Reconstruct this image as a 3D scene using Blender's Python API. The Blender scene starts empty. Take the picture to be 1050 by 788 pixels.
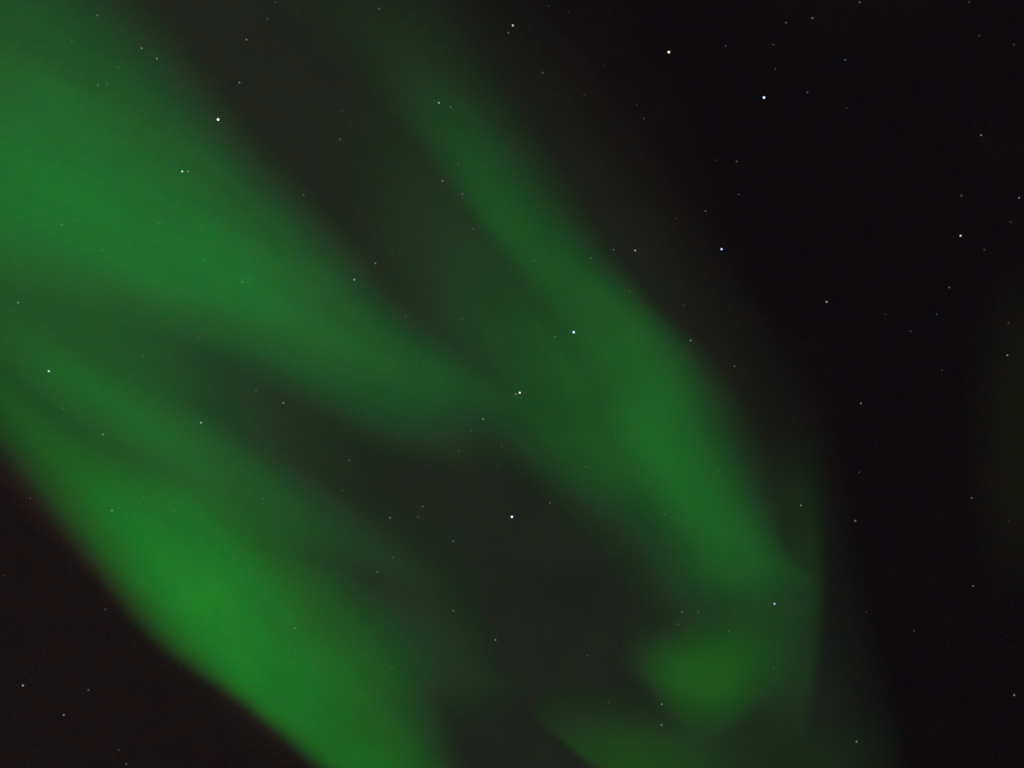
import bpy, bmesh, math
import numpy as np
from mathutils import Vector, Matrix

# ------------------------------------------------------------------ camera
S = bpy.context.scene
COL = S.collection
R = math.radians
ELEV = 62.0                      # the camera is tilted up at the open night sky
F_PX, PW, PH = 1102.0, 1050.0, 788.0
EYE = Vector((0.0, 0.0, 1.6))
cam_data = bpy.data.cameras.new("camera")
cam_data.sensor_width = 36.0
cam_data.lens = 36.0 * F_PX / PW
cam_data.clip_start = 0.1
cam_data.clip_end = 60000.0
cam = bpy.data.objects.new("camera", cam_data)
cam.location = EYE
cam.rotation_euler = (R(90.0 + ELEV), 0.0, 0.0)
COL.objects.link(cam)
S.camera = cam
CAM_M = cam.rotation_euler.to_matrix()

# ------------------------------------------------------------------ world, exposure
W = bpy.data.worlds.new("World")
S.world = W
W.use_nodes = True
bg = W.node_tree.nodes["Background"]
sky_tex = W.node_tree.nodes.new("ShaderNodeTexSky")
sky_tex.sky_type = 'NISHITA'
sky_tex.sun_disc = False
sky_tex.sun_elevation = R(-18.0)          # sun far below the horizon: astronomical night
sky_tex.sun_rotation = R(180.0)
W.node_tree.links.new(sky_tex.outputs[0], bg.inputs[0])
bg.inputs[1].default_value = 0.05
S.view_settings.view_transform = 'Standard'
S.view_settings.look = 'None'
S.view_settings.exposure = 0.0
S.view_settings.gamma = 1.0
S.view_settings.use_curve_mapping = False
S.cycles.use_denoising = False
S.cycles.max_bounces = 4
S.cycles.transparent_max_bounces = 64
S.cycles.volume_bounces = 0
S.cycles.volume_step_rate = 1.0
S.cycles.volume_max_steps = 64

LAYER = 2000.0                   # height of the glowing layer above the ground
STAR_R = 7000.0                  # the stars stand far behind it
DOME_R = 9000.0
PX = 1.0 / F_PX                  # angle of one photo pixel


def ray(px, py):
    d = CAM_M @ Vector(((px - PW / 2) / F_PX, (PH / 2 - py) / F_PX, -1.0))
    return d.normalized()


def plan(px, py, z=LAYER):
    d = ray(px, py)
    t = (z - EYE.z) / d.z
    p = EYE + d * t
    return np.array((p.x, p.y)), d.z


def tag(o, label=None, cat=None, group=None, kind=None):
    if label: o["label"] = label
    if cat: o["category"] = cat
    if group: o["group"] = group
    if kind: o["kind"] = kind


class Nodes:
    """small helper for writing node graphs"""
    def __init__(self, tree):
        self.t = tree

    def n(self, typ, **kw):
        nd = self.t.nodes.new(typ)
        for k, v in kw.items():
            setattr(nd, k, v)
        return nd

    def put(self, sock, v):
        if isinstance(v, bpy.types.NodeSocket):
            self.t.links.new(v, sock)
        else:
            sock.default_value = v

    def m(self, op, a, b=0.0, c=0.0, clamp=False):
        nd = self.n("ShaderNodeMath", operation=op, use_clamp=clamp)
        self.put(nd.inputs[0], a)
        self.put(nd.inputs[1], b)
        self.put(nd.inputs[2], c)
        return nd.outputs[0]

    def vm(self, op, a, b=(0, 0, 0)):
        nd = self.n("ShaderNodeVectorMath", operation=op)
        self.put(nd.inputs[0], a)
        self.put(nd.inputs[1], b)
        return nd.outputs[0]

    def mix(self, f, a, b):
        nd = self.n("ShaderNodeMix", data_type='RGBA')
        self.put(nd.inputs[0], f)
        self.put(nd.inputs[6], a)
        self.put(nd.inputs[7], b)
        return nd.outputs[2]

    def noise(self, vec, scale, detail=0.0, dims='3D', rough=0.5):
        nd = self.n("ShaderNodeTexNoise", noise_dimensions=dims)
        self.put(nd.inputs["Vector"], vec)
        nd.inputs["Scale"].default_value = scale
        nd.inputs["Detail"].default_value = detail
        nd.inputs["Roughness"].default_value = rough
        return nd


def new_mat(name):
    m = bpy.data.materials.new(name)
    m.use_nodes = True
    m.node_tree.nodes.clear()
    k = Nodes(m.node_tree)
    out = k.n("ShaderNodeOutputMaterial")
    return m, k, out


# ------------------------------------------------------------------ sky dome
def build_sky():
    bm = bmesh.new()
    bmesh.ops.create_uvsphere(bm, u_segments=64, v_segments=32, radius=DOME_R)
    bmesh.ops.reverse_faces(bm, faces=bm.faces)
    me = bpy.data.meshes.new("sky")
    bm.to_mesh(me); bm.free()
    for p in me.polygons: p.use_smooth = True
    o = bpy.data.objects.new("sky", me)
    COL.objects.link(o)
    m, k, out = new_mat("night_sky")
    tc = k.n("ShaderNodeTexCoord").outputs["Object"]
    d = k.vm('NORMALIZE', tc)
    # airglow: a warmer, paler sky towards the lower left of the view, black to the right
    sep = k.n("ShaderNodeSeparateXYZ")
    k.put(sep.inputs[0], d)
    side = k.n("ShaderNodeMapRange", interpolation_type='SMOOTHSTEP')
    k.put(side.inputs[0], sep.outputs[0])
    side.inputs[1].default_value = -0.36; side.inputs[2].default_value = 0.2
    side.inputs[3].default_value = 1.0; side.inputs[4].default_value = 0.0
    big = k.noise(d, 9.0, 2.0)
    f = k.m('ADD', side.outputs[0], k.m('MULTIPLY', k.m('SUBTRACT', big.outputs[0], 0.5), 0.9), clamp=True)
    base = k.mix(f, (0.0044, 0.0034, 0.0043, 1), (0.0084, 0.0060, 0.0062, 1))
    # colour mottling and fine camera-like grain put into the sky's emission
    mot = k.noise(d, 75.0, 1.5)
    tint = k.mix(k.m('MULTIPLY', k.m('SUBTRACT', mot.outputs[0], 0.38), 4.0, clamp=True),
                 (0.94, 0.99, 1.08, 1), (1.16, 0.97, 0.92, 1))
    col = k.vm('MULTIPLY', base, tint)
    fine = k.noise(d, 520.0, 1.0)
    g = k.m('ADD', 0.60, k.m('MULTIPLY', fine.outputs[0], 0.8))
    em = k.n("ShaderNodeEmission")
    k.put(em.inputs[0], col)
    k.put(em.inputs[1], g)
    k.put(out.inputs[0], em.outputs[0])
    me.materials.append(m)
    tag(o, "near-black night sky behind the stars and the green aurora", "sky", kind="structure")


# ------------------------------------------------------------------ ground (below the view)
def build_ground():
    bm = bmesh.new()
    bmesh.ops.create_circle(bm, cap_ends=True, segments=96, radius=DOME_R * 0.99)
    me = bpy.data.meshes.new("ground")
    bm.to_mesh(me); bm.free()
    o = bpy.data.objects.new("ground", me)
    COL.objects.link(o)
    m, k, out = new_mat("tundra")
    tc = k.n("ShaderNodeTexCoord").outputs["Object"]
    nz = k.noise(tc, 0.6, 6.0)
    bs = k.n("ShaderNodeBsdfPrincipled")
    k.put(bs.inputs["Base Color"], k.mix(nz.outputs[0], (0.04, 0.045, 0.03, 1), (0.12, 0.11, 0.09, 1)))
    bs.inputs["Roughness"].default_value = 0.95
    k.put(out.inputs[0], bs.outputs[0])
    me.materials.append(m)
    tag(o, "dark open tundra ground under the night sky", "ground", kind="structure")


# ------------------------------------------------------------------ aurora
GREEN = (0.0, 0.150, 0.0175)


def polyline_fn(pts, xs, smooth):
    pts = sorted(pts, key=lambda p: p[0])
    a = np.array(pts)
    y = np.interp(xs, a[:, 0], a[:, 1])
    if smooth > 0:
        n = int(smooth * len(xs))
        kx = np.arange(-2 * n, 2 * n + 1)
        ker = np.exp(-0.5 * (kx / max(n, 1)) ** 2); ker /= ker.sum()
        e0, e1 = 2 * y[0] - y[2 * n:0:-1], 2 * y[-1] - y[-2:-2 * n - 2:-1]
        y = np.convolve(np.concatenate([e0, y, e1]), ker, mode='valid')
    return y


def set_curve(cm, ci, ts, ys):
    c = cm.curves[ci]
    while len(c.points) > 2:
        c.points.remove(c.points[1])
    c.points[0].location = (ts[0], ys[0]); c.points[1].location = (ts[-1], ys[-1])
    for t, y in zip(ts[1:-1], ys[1:-1]):
        c.points.new(t, y)
    for p in c.points:
        p.handle_type = 'AUTO'


def aurora(name, label, ridge, side_a, side_b, amp, color=GREEN, pa=2.0, pb=2.0, qa=2.0, qb=2.0,
           thick=50.0, height=LAYER, mottle=1.0, grain=1.0, smooth=0.05, cat="aurora", streak=0.0, hue=1.0):
    """one glowing sheet of the layer: a ribbon-shaped body whose light falls off from the
    ridge to both edges.  pa/pb shape the falloff on each side, amp is the light at the ridge points."""
    rp = [plan(*p, height) for p in ridge]
    ra = np.array([p for p, s in rp]); rs = [s for p, s in rp]
    A = np.array([plan(*p, height)[0] for p in side_a])
    B = np.array([plan(*p, height)[0] for p in side_b])
    o0 = ra[0]
    ch = ra[-1] - ra[0]
    ang = math.atan2(ch[1], ch[0])
    rot = np.array(((math.cos(ang), math.sin(ang)), (-math.sin(ang), math.cos(ang))))
    loc = lambda P: (rot @ (P - o0).T).T
    ra, A, B = loc(ra), loc(A), loc(B)
    x0, x1 = ra[:, 0].min(), ra[:, 0].max()
    xs = np.linspace(x0, x1, 201)
    c = polyline_fn(ra, xs, smooth)
    ya = polyline_fn(A, xs, smooth)
    yb = polyline_fn(B, xs, smooth)
    am = polyline_fn(list(zip(ra[:, 0], [a * s for a, s in zip(amp, rs)])), xs, smooth * 0.8)
    sgn = 1.0 if np.mean(ya - c) > 0 else -1.0
    wa = np.maximum(sgn * (ya - c), 8.0)      # extent on side a
    wb = np.maximum(sgn * (c - yb), 8.0)
    # ---- body
    bm = bmesh.new()
    prev = None
    idx = list(range(0, 201, 4))
    h2 = thick / 2
    for i in idx:
        a, b = c[i] + sgn * wa[i], c[i] - sgn * wb[i]
        q = [bm.verts.new((xs[i], a, -h2)), bm.verts.new((xs[i], b, -h2)),
             bm.verts.new((xs[i], b, h2)), bm.verts.new((xs[i], a, h2))]
        if prev:
            for j in range(4):
                bm.faces.new((prev[j], prev[(j + 1) % 4], q[(j + 1) % 4], q[j]))
        else:
            bm.faces.new(q)
        prev = q
    bm.faces.new(prev[::-1])
    bmesh.ops.recalc_face_normals(bm, faces=bm.faces)
    me = bpy.data.meshes.new(name)
    bm.to_mesh(me); bm.free()
    o = bpy.data.objects.new(name, me)
    o.location = (o0[0], o0[1], height)
    o.rotation_euler = (0, 0, ang)
    COL.objects.link(o)
    # ---- glow
    m, k, out = new_mat("glow_" + name)
    tc = k.n("ShaderNodeTexCoord").outputs["Object"]
    sep = k.n("ShaderNodeSeparateXYZ")
    k.put(sep.inputs[0], tc)
    t = k.m('DIVIDE', k.m('SUBTRACT', sep.outputs[0], x0), x1 - x0, clamp=True)
    tv = k.n("ShaderNodeCombineXYZ")
    for i in range(3): k.put(tv.inputs[i], t)
    cur = k.n("ShaderNodeRGBCurve")
    k.put(cur.inputs["Color"], tv.outputs[0])
    sel = np.linspace(0, 200, 21).astype(int)
    ts = (xs[sel] - x0) / (x1 - x0)
    cmin, cmax = c.min() - 1.0, c.max() + 1.0
    wm, wn = wa.max() * 1.02, wb.max() * 1.02
    cm = cur.mapping
    cm.use_clip = True
    cm.clip_min_x = cm.clip_min_y = 0.0
    cm.clip_max_x = cm.clip_max_y = 1.0
    set_curve(cm, 0, ts, (c[sel] - cmin) / (cmax - cmin))
    set_curve(cm, 1, ts, wa[sel] / wm)
    set_curve(cm, 2, ts, wb[sel] / wn)
    cm.update()
    fc = k.n("ShaderNodeFloatCurve")
    k.put(fc.inputs["Value"], t)
    ampmax = max(am.max(), 1e-6)
    set_curve(fc.mapping, 0, ts, np.clip(am[sel] / ampmax, 0, 1))
    fc.mapping.update()
    cs = k.n("ShaderNodeSeparateColor")
    k.put(cs.inputs[0], cur.outputs[0])
    cc = k.m('MULTIPLY_ADD', cs.outputs[0], cmax - cmin, cmin)
    dy = k.m('MULTIPLY', k.m('SUBTRACT', sep.outputs[1], cc), sgn)
    ua = k.m('DIVIDE', dy, k.m('MULTIPLY', cs.outputs[1], wm))
    ub = k.m('DIVIDE', dy, k.m('MULTIPLY', cs.outputs[2], -wn))
    ua = k.m('MAXIMUM', ua, 0.0); ub = k.m('MAXIMUM', ub, 0.0)
    fa = k.m('POWER', k.m('SUBTRACT', 1.0, k.m('POWER', ua, pa), clamp=True), qa)
    fb = k.m('POWER', k.m('SUBTRACT', 1.0, k.m('POWER', ub, pb), clamp=True), qb)
    den = k.m('MULTIPLY', k.m('MULTIPLY', fa, fb), fc.outputs[0])
    # vertical profile of the sheet
    zz = k.m('DIVIDE', sep.outputs[2], h2)
    den = k.m('MULTIPLY', den, k.m('SUBTRACT', 1.0, k.m('MULTIPLY', zz, zz), clamp=True))
    # patchiness: broad, soft structure and fine image grain put into the glow
    wp = k.vm('ADD', k.vm('MULTIPLY', tc, (1, 1, 0)), (o0[0], o0[1], 0))
    br = k.noise(wp, 0.0045, 4.0, rough=0.55)
    den = k.m('MULTIPLY', den, k.m('MULTIPLY_ADD', br.outputs[0], 0.60 * mottle, 1 - 0.30 * mottle))
    if streak > 0:
        sv = k.vm('MULTIPLY', tc, (0.0016, 0.014, 0.0))
        st = k.noise(sv, 1.0, 3.0, rough=0.6)
        den = k.m('MULTIPLY', den, k.m('MULTIPLY_ADD', st.outputs[0], 4.4 * streak, 1 - 2.2 * streak))
    mi = k.noise(wp, 0.11, 1.0)
    den = k.m('MULTIPLY', den, k.m('MULTIPLY_ADD', mi.outputs[0], 0.32, 1 - 0.16))
    fi = k.noise(wp, 0.45, 1.0)
    den = k.m('MULTIPLY', den, k.m('MULTIPLY_ADD', fi.outputs[0], 1.0 * grain, 1 - 0.50 * grain))
    # slight drift of hue between yellow-green and blue-green patches
    hu = k.noise(wp, 0.038, 1.0)
    h2n = k.noise(wp, 0.105, 1.0)
    hs = k.m('MULTIPLY_ADD', hu.outputs[0], 1.6, k.m('MULTIPLY', h2n.outputs[0], 1.2))
    hf = k.m('SUBTRACT', hs, 0.9, clamp=True)
    e = 0.40 * hue
    ca = tuple(v * s for v, s in zip(color, (1 + e, 1.0, 1 - e))) + (1,)
    cb = tuple(v * s for v, s in zip(color, (1 - e, 1.0, 1 + e))) + (1,)
    em = k.n("ShaderNodeEmission")
    k.put(em.inputs[0], k.mix(hf, ca, cb))
    k.put(em.inputs[1], k.m('MULTIPLY', den, ampmax / (thick * 2 / 3)))
    k.put(out.inputs["Volume"], em.outputs[0])
    me.materials.append(m)
    tag(o, label, cat, "glowing bands of the aurora")
    return o


# BANDS-BEGIN
CA, CB, CD, CF = (0.0, 0.150, 0.0175), (0.0, 0.150, 0.0085), (0.0004, 0.165, 0.0060), (0.0006, 0.150, 0.0010)
BANDS = [
    dict(name="aurora_veil", cat="aurora veil", color=(0.0086, 0.0149, 0.0082), hue=0.38, pa=3.0, pb=6.0, qa=1.8, qb=1.5, smooth=0.04,
         mottle=1.5, label="pale grey-green veil of light filling the gaps between the bright green bands",
         ridge=[(-47, -427), (175, -93), (377, 110), (555, 337), (715, 565), (844, 851)],
         side_a=[(398, -422), (545, -55), (672, 133), (786, 301), (876, 446), (894, 602), (924, 700), (955, 894)],
         side_b=[(-413, 156), (-181, 331), (-15, 472), (30, 545), (73, 610), (133, 673), (187, 731), (308, 813), (489, 919)],
         amp=[0.778, 0.73, 0.814, 0.801, 0.831, 0.706]),
    dict(name="aurora_glow", cat="aurora glow", color=(0.0060, 0.0044, 0.0028), hue=0.3, mottle=0.6,
         label="dim brownish glow along the right margin of the aurora, beside the dipper bowl",
         ridge=[(556, -78), (612, 92), (656, 237), (736, 395), (834, 567)],
         side_a=[(640, -80), (729, 85), (770, 228), (844, 383), (917, 557)],
         side_b=[(437, -74), (492, 93), (545, 234), (629, 389), (757, 561)],
         amp=[0, 0.209, 0.459, 0.403, 0]),
    dict(name="aurora_veil", cat="aurora veil", color=(0.0000, 0.1500, 0.0150), qa=1.6, qb=1.6, mottle=0.6, streak=0.12, smooth=0.06,
         label="dim green sheet of light filling the lanes between the broad band and the brightest band",
         ridge=[(-132, 187), (23, 295), (133, 383), (222, 494), (307, 598), (406, 672), (543, 709)],
         side_a=[(-61, 61), (128, 185), (246, 278), (359, 367), (447, 457), (498, 568), (529, 744)],
         side_b=[(-237, 345), (-43, 444), (58, 563), (158, 644), (293, 705), (425, 771), (521, 856)],
         amp=[0.48, 0.454, 0.433, 0.172, 0.0192, 0.19, 0]),
    dict(name="aurora_band", cat="aurora", color=(0.0000, 0.1500, 0.0164), streak=0.12,
         label="broad bright green band sweeping down from the upper left corner",
         ridge=[(-267, 33), (-96, 103), (56, 161), (161, 224), (263, 301), (349, 359), (438, 384), (518, 433), (604, 486)],
         side_a=[(-60, -228), (124, -84), (211, 49), (276, 147), (350, 205), (411, 299), (479, 360), (553, 408), (635, 464)],
         side_b=[(-301, 194), (-114, 267), (15, 312), (120, 341), (227, 373), (312, 425), (374, 478), (455, 492), (579, 501)],
         amp=[0.428, 0.596, 0.785, 0.851, 0.771, 0.582, 0.447, 0.0616, 0]),
    dict(name="aurora_band", cat="aurora", color=(0.0012, 0.1500, 0.0140), streak=0.1, qa=2.2,
         label="slender green arc curving down from the top centre past the dipper handle",
         ridge=[(262, -107), (385, 42), (464, 124), (499, 204), (556, 271), (645, 316), (689, 389), (696, 461), (736, 521), (767, 580), (841, 596)],
         side_a=[(405, -114), (496, 36), (558, 127), (609, 202), (649, 284), (720, 346), (771, 400), (800, 463), (804, 548), (836, 598), (858, 625)],
         side_b=[(150, -104), (300, 40), (405, 131), (460, 199), (512, 278), (577, 354), (611, 427), (630, 493), (673, 561), (718, 632), (780, 664)],
         amp=[0.02, 0.038, 0.20, 0.350, 0.335, 0.411, 0.502, 0.347, 0.454, 0.298, 0]),
    dict(name="aurora_band", cat="aurora", color=(0.0013, 0.1500, 0.0104), streak=0.15,
         label="soft diffuse green patch joining the broad band to the slender arc",
         ridge=[(405, 45), (491, 278), (565, 374), (639, 461), (707, 519), (739, 586), (782, 649)],
         side_a=[(465, 38), (585, 238), (679, 330), (739, 424), (788, 508), (813, 572), (838, 617)],
         side_b=[(277, 107), (391, 364), (467, 423), (535, 505), (615, 583), (667, 651), (736, 703)],
         amp=[0, 0.187, 0.379, 0.494, 0.262, 0.305, 0]),
    dict(name="aurora_band", cat="aurora", color=(0.0000, 0.1650, 0.0073), streak=0.12, pb=2.3, qb=1.6, qa=2.0,
         label="brightest green band with a sharp lower edge across the bottom left corner",
         ridge=[(-92, 328), (-1, 404), (83, 485), (152, 548), (208, 630), (258, 711), (337, 759), (396, 819), (474, 909)],
         side_a=[(-34, 346), (54, 425), (150, 475), (276, 499), (381, 564), (449, 649), (471, 749), (511, 834), (567, 891)],
         side_b=[(-170, 371), (-66, 400), (1, 467), (47, 533), (97, 593), (148, 664), (223, 705), (282, 752), (335, 804), (437, 886)],
         amp=[0.174, 0.171, 0.433, 0.869, 1.07, 0.926, 0.737, 0.623, 0.576]),
    dict(name="aurora_band", cat="aurora", color=(0.0000, 0.1500, 0.0150), streak=0.1,
         label="thinner green strand running between the broad band and the brightest band",
         ridge=[(-115, 278), (8, 341), (67, 384), (136, 429), (201, 472), (264, 515), (349, 551), (448, 609)],
         side_a=[(-84, 247), (25, 314), (107, 360), (201, 408), (277, 455), (358, 498), (439, 561), (490, 609)],
         side_b=[(-135, 331), (9, 410), (68, 451), (122, 501), (183, 553), (263, 566), (348, 582), (451, 625)],
         amp=[0.0369, 0.0924, 0.259, 0.353, 0.395, 0.274, 0.18, 0]),
    dict(smooth=0.11, qa=2.4, qb=2.5, name="aurora_patch", cat="aurora", color=(0.0019, 0.1500, 0.0020),
         label="small green oval patch of light at the lower right of the aurora",
         ridge=[(634, 667), (663, 685), (690, 697), (720, 692), (748, 690), (778, 682), (818, 679)],
         side_a=[(661, 615), (688, 621), (717, 619), (725, 613), (746, 610), (778, 607), (801, 588)],
         side_b=[(628, 693), (661, 708), (679, 745), (714, 777), (756, 784), (782, 736), (797, 669)],
         amp=[0, 0.136, 0.493, 0.532, 0.519, 0.202, 0]),
    dict(smooth=0.10, qa=2.4, qb=2.4, name="aurora_patch", cat="aurora", color=(0.0057, 0.1300, 0.0000),
         label="faint green patch low at the bottom edge, right of centre",
         ridge=[(541, 728), (591, 777), (658, 796), (741, 812), (834, 802), (923, 780)],
         side_a=[(544, 691), (601, 691), (663, 692), (739, 715), (829, 709), (920, 716)],
         side_b=[(545, 729), (589, 775), (662, 845), (739, 857), (829, 844), (920, 818)],
         amp=[0, 0.252, 0.444, 0.121, 0.0677, 0]),
    dict(name="aurora_fringe", cat="aurora fringe", color=(0.0058, 0.0013, 0.0022), hue=0.2, mottle=0.5,
         label="dim brownish red border along the lower edge of the brightest green band",
         ridge=[(-90, 429), (-8, 465), (53, 517), (95, 583), (153, 644), (222, 709), (283, 761), (374, 823), (457, 883)],
         side_a=[(-68, 386), (27, 424), (102, 489), (144, 553), (195, 614), (260, 679), (325, 729), (404, 789), (482, 857)],
         side_b=[(-130, 451), (-37, 493), (25, 536), (82, 592), (146, 648), (216, 710), (279, 760), (362, 831), (440, 905)],
         amp=[0.242, 0.718, 1.13, 0.973, 0.674, 0.538, 0.486, 0.432, 0.287]),
    dict(qa=2.6, name="aurora_ray", cat="aurora", color=(0.0037, 0.1500, 0.0095),
         label="dim upright ray of green light with a sharp right edge beside the patch",
         ridge=[(816, 439), (822, 519), (827, 600), (827, 690), (807, 779)],
         side_a=[(863, 440), (856, 520), (855, 600), (844, 690), (832, 779)],
         side_b=[(758, 440), (758, 521), (733, 601), (717, 690), (716, 758)],
         amp=[0, 0.0674, 0.146, 0.149, 0]),
    dict(name="aurora_glow", cat="aurora glow", color=(0.0045, 0.0065, 0.0010), mottle=0.5,
         label="very faint olive glow at the right edge of the view",
         ridge=[(1045, 260), (1052, 350), (1057, 430), (1052, 520), (1040, 620)],
         side_a=[(1120, 260), (1150, 350), (1160, 430), (1150, 520), (1120, 620)],
         side_b=[(1002, 260), (985, 350), (980, 430), (985, 520), (1002, 620)],
         amp=[0, 0.543, 0.776, 0.545, 0]),
]
# BANDS-END


def build_aurora():
    # every sheet floats at a height of its own, one above the other
    for i, b in enumerate(BANDS):
        aurora(height=1620.0 + 64.0 * i, **b)


# ------------------------------------------------------------------ stars
# photo position, magnitude class 0 (barely seen) .. 6 (bright), tint, name of the anchor or None
W_, B_, O_ = 'white', 'blue-white', 'orange'
STARS = [
    # the dipper
    (685.8, 53.7, 7, O_, "the orange star topping the dipper bowl"),
    (783.4, 100.3, 7, B_, "the dipper bowl's blue-white right corner star"),
    (739.9, 255.7, 6, B_, "the dipper bowl's lower corner star"),
    (651.3, 257.1, 4, W_, "the weak star joining bowl and handle"),
    (588.3, 340.9, 7, B_, "the dipper handle's first bright star"),
    (532.9, 403.0, 6, W_, "the dipper handle's double star"),
    (524.9, 530.2, 7, B_, "the dipper handle's tip star"),
    # other landmark stars
    (223.6, 122.8, 7, W_, "the brightest upper left star"),
    (186.9, 176.0, 5, W_, "the broad band's close star pair"),
    (525.9, 26.3, 5, W_, "the upright pair near top centre"),
    (450.1, 105.7, 4, W_, "the star row atop the arc"),
    (985.0, 242.0, 5, W_, "the right margin's brightest star"),
    (847.6, 309.8, 4, W_, "the lone star beside the arc"),
    (50.1, 380.8, 5, W_, "the thin left strand's bright star"),
    (206.2, 433.7, 4, W_, "the star between the left bands"),
    (363.2, 287.0, 4, W_, "the broad band's upper edge star"),
    (794.1, 619.4, 5, B_, "the blue star above the patch"),
    (400.1, 531.2, 3, W_, "the dark central gap's star"),
    (1006.0, 138.8, 3, W_, "the star high on the right"),
    (145.2, 49.7, 3, W_, "the upper left corner star"),
    (878.3, 760.8, 3, W_, "the bottom right edge star"),
    (1040.0, 713.0, 3, W_, "the lower right corner star"),
    (23.5, 703.2, 4, W_, "the dark lower left corner star"),
    (877.1, 534.2, 3, W_, "the star beside the upright ray"),
    (882.7, 413.9, 3, W_, "the lone star in black sky"),
    (508.0, 656.5, 3, W_, "the gap star below the handle"),
    (678.5, 722.3, 3, W_, "the star pair below the patch"),
    (114.9, 523.7, 3, W_, "the brightest band's star"),
    (1032.9, 364.5, 3, W_, "the olive glow's star"),
    # the rest: x, y, class, tint
    (99.9, 16, 2, W_), (73.6, 41.9, 1, W_), (160.8, 60.2, 3, W_), (121, 69.2, 1, O_), (100.3, 87.8, 2, W_),
    (109.9, 87, 1, W_), (274.2, 19.5, 1, W_), (252.7, 40.9, 3, W_), (245.5, 85, 3, W_),
    (282.4, 2.5, 1, W_), (388.7, 9.2, 2, W_), (351.4, 114, 0, W_), (348.8, 143.2, 2, W_), (521.3, 33.9, 2, W_),
    (583.5, 13, 0, W_), (562.6, 6.4, 0, W_), (556.4, 74.8, 2, W_), (445.5, 103.7, 1, W_),
    (462.1, 110.1, 2, W_), (599, 97.5, 0, W_), (618.8, 67.6, 0, W_), (744, 47.3, 1, W_), (805.9, 23.5, 2, W_),
    (833, 18.7, 3, W_), (793, 46, 1, W_), (794.9, 70.8, 1, W_), (828, 95, 2, W_), (660, 121.7, 1, W_),
    (653, 107.7, 0, W_), (881.5, 2.5, 2, W_), (993.8, 2.5, 1, W_), (1003.9, 36.7, 1, W_), (1039.6, 46, 1, W_),
    (866.7, 61.6, 2, W_), (867.9, 111, 0, W_), (192.9, 176, 3, O_), (63.2, 230.8, 2, W_), (76.4, 226.4, 1, O_),
    (162, 229, 1, O_), (105.1, 256.7, 1, W_), (18.5, 310.6, 3, W_), (209, 266.3, 1, W_), (311.3, 200.1, 2, W_),
    (248.5, 289.2, 2, O_), (384.9, 270.3, 3, W_), (402.1, 259.9, 1, W_), (470.1, 168, 1, W_), (453.7, 185.7, 3, W_),
    (474.1, 198.9, 2, W_), (485, 234.8, 1, W_), (429.2, 246, 0, W_), (547.4, 267.7, 1, W_), (605.7, 264.9, 2, W_),
    (629.2, 256.3, 2, W_), (723.5, 216.6, 2, W_), (757.4, 199.5, 1, W_), (755.4, 165.8, 2, W_), (692.8, 224.4, 0, W_),
    (734.9, 164.6, 0, W_), (645.6, 298.6, 1, W_), (701, 313.4, 1, W_), (985.8, 200.9, 2, W_), (1045, 203.1, 3, W_),
    (1036.3, 228, 1, W_), (1009.3, 256.3, 1, W_), (973.4, 295, 2, W_), (147, 364.5, 1, W_), (202.8, 347, 1, W_),
    (105.5, 445.6, 3, W_), (64.4, 419, 1, W_), (146, 425.3, 0, W_), (290.6, 413.3, 3, O_), (262.5, 401, 1, W_),
    (415.8, 324.8, 1, W_), (358.4, 472.4, 2, W_), (569.4, 345.7, 2, W_), (473.8, 327, 1, W_), (528.9, 404.4, 3, W_),
    (495.4, 430.1, 3, W_), (482.8, 441.8, 1, W_), (470.7, 462.4, 1, W_), (514.3, 457.8, 1, W_), (504.8, 409.9, 0, W_),
    (708.2, 349.3, 3, W_), (753.1, 375.8, 2, W_), (933.7, 340, 1, W_), (960.5, 322.4, 1, W_), (1034, 331.6, 1, O_),
    (907.8, 322.8, 0, W_), (966, 379.8, 0, W_), (30.9, 511.3, 1, W_), (147, 510, 0, O_), (177.9, 524.7, 1, W_),
    (107.9, 625.2, 1, W_), (4, 590.3, 0, W_), (351.2, 503, 1, W_), (269.8, 511.5, 1, W_), (292.2, 521, 0, W_),
    (402.7, 571.7, 1, W_), (387, 586.5, 2, W_), (433.4, 519.7, 2, W_), (429, 530.4, 1, W_), (563.8, 515.9, 2, W_),
    (464.9, 555.2, 2, W_), (464.9, 626.6, 2, W_), (600.7, 479, 1, W_), (510.9, 478, 0, W_), (736.5, 482.6, 1, O_),
    (821.3, 518.5, 3, W_), (699.4, 628, 2, W_), (716.2, 627.4, 1, W_), (681.5, 527.7, 1, W_), (881.1, 484.6, 1, O_),
    (996.4, 510.9, 2, W_), (998, 601.2, 2, W_), (1035, 534.8, 0, W_), (90.7, 707.8, 2, W_), (65.4, 733.3, 3, W_),
    (121.7, 769.4, 1, W_), (129.6, 783.6, 2, W_), (183.3, 683, 0, W_), (302.3, 644.6, 2, W_), (402, 684.6, 1, W_),
    (602, 672.5, 1, O_), (624.2, 719.9, 0, W_), (678.3, 743.5, 3, W_), (793.5, 684.8, 1, W_), (747.3, 647.4, 1, W_),
    (695.6, 640.6, 1, W_), (937.3, 647.2, 1, W_), (888, 628, 0, W_), (302, 371, 0, W_), (605, 372, 0, W_),
]
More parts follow.
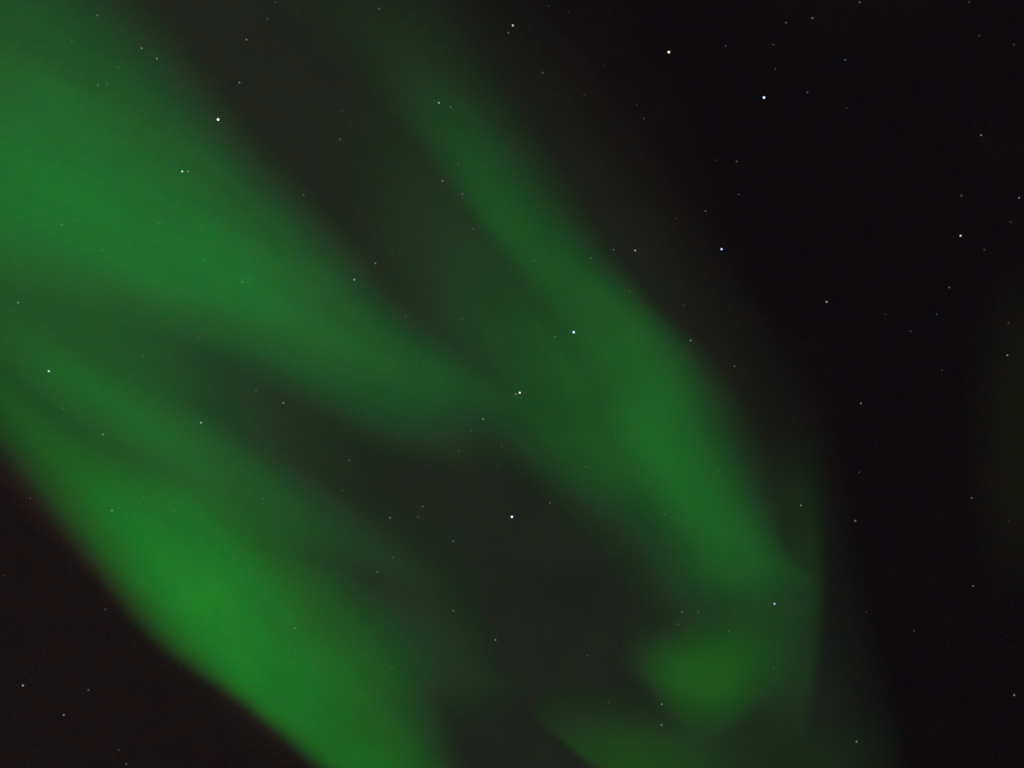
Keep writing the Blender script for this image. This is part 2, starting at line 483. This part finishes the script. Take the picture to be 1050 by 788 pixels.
#            radius in px, light
CLASS = [(0.85, 0.023), (0.85, 0.043), (0.85, 0.080), (0.85, 0.16), (0.9, 0.32), (0.95, 0.62), (1.02, 1.0), (1.15, 1.35)]
TINTS = {W_: (0.95, 1.0, 0.98), B_: (0.72, 0.86, 1.30), O_: (1.25, 0.86, 0.72)}
WORDS = ["barely visible", "very faint", "faint", "small clear", "clear", "bright", "bright", "bright"]
SECTORS = ["right of", "upper right of", "above", "upper left of", "left of", "lower left of", "below", "lower right of"]
ORD = ["nearest", "second", "third", "fourth", "fifth", "sixth"]
LANDMARKS = {
    0: "bright orange star topmost in the dipper bowl, on black sky",
    1: "bright blue-white star at the right corner of the dipper bowl",
    2: "bright star at the lower right corner of the dipper bowl",
    3: "weaker star where the dipper bowl meets its handle",
    4: "bright blue-white star first along the dipper handle, over the green glow",
    5: "brighter of the double star half way along the dipper handle",
    6: "bright blue-white star at the dipper handle's tip, in a dark gap",
    7: "brightest star of the upper left, on the broad band's dark margin",
    8: "brighter left star of the close pair inside the broad green band",
    9: "upper, brighter star of the upright pair near the top centre",
    10: "brightest star of the short row over the top of the slender arc",
    11: "brightest star of the black right margin",
    12: "lone clear star on black sky right of the slender arc's bend",
    13: "bright star in the thin green strand near the left edge",
    14: "clear star in the dark lane between the two left bands",
    15: "clear star on the upper edge of the broad green band",
    16: "blue-white star just above the small green patch",
    17: "clear star in the dark central gap, left of the dipper handle's tip",
    18: "clear star high on the black sky near the right margin",
    19: "clear star nearest the upper left corner, over the broad band's edge",
    20: "small star just above the bottom edge at the right",
    21: "small star on black sky in the lower right corner",
    22: "clear star on the dark sky of the lower left corner",
    23: "small star on black sky just right of the dim upright ray",
    24: "small lone star on black sky between the arc's bend and the right edge",
    25: "small star in the dark gap well below the handle's tip",
    26: "upper star of the upright pair below the small green patch",
    27: "small star inside the upper part of the brightest band",
    28: "small star in the faint olive glow at the right edge",
}


def star_labels():
    pts = [(s[0], s[1]) for s in STARS]
    n = len(LANDMARKS)
    out = dict(LANDMARKS)
    def sector(i, j):
        a = math.degrees(math.atan2(pts[i][1] - pts[j][1], pts[j][0] - pts[i][0])) % 360
        return int(((a + 22.5) % 360) // 45)
    rank = {}
    for a in range(n):
        by = {}
        for j in range(len(pts)):
            if j != a: by.setdefault(sector(a, j), []).append((math.dist(pts[a], pts[j]), j))
        for s, l in by.items():
            for r, (d, j) in enumerate(sorted(l)):
                rank.setdefault(j, []).append((r * 130 + d, r, a, s))
    for j in range(n, len(pts)):
        _, r, a, s = min(rank[j])
        tint = {'white': 'white', 'blue-white': 'bluish', 'orange': 'orange'}[STARS[j][3]]
        word = WORDS[STARS[j][2]]
        out[j] = f"{word} {tint} star, {ORD[r]} {SECTORS[s]} {STARS[a][4]}"
    return out


def build_stars():
    bm = bmesh.new()
    bmesh.ops.create_icosphere(bm, subdivisions=2, radius=1.0)
    base = bpy.data.meshes.new("star")
    bm.to_mesh(base); bm.free()
    for p in base.polygons: p.use_smooth = True
    meshes = {}
    labels = star_labels()
    for i, s in enumerate(STARS):
        x, y, mag, tint = s[:4]
        key = (mag, tint)
        if key not in meshes:
            m, k, out = new_mat("starlight")
            em = k.n("ShaderNodeEmission")
            em.inputs[0].default_value = TINTS[tint] + (1,)
            em.inputs[1].default_value = CLASS[mag][1]
            k.put(out.inputs[0], em.outputs[0])
            me = base.copy()
            me.materials.clear(); me.materials.append(m)
            meshes[key] = me
        o = bpy.data.objects.new("star", meshes[key])
        d = ray(x, y)
        rr = STAR_R * CLASS[mag][0] * PX
        o.location = EYE + d * STAR_R
        o.scale = (rr, rr, rr)
        COL.objects.link(o)
        tag(o, labels[i], "star", "stars scattered over the night sky")


build_sky()
build_ground()
build_aurora()
build_stars()
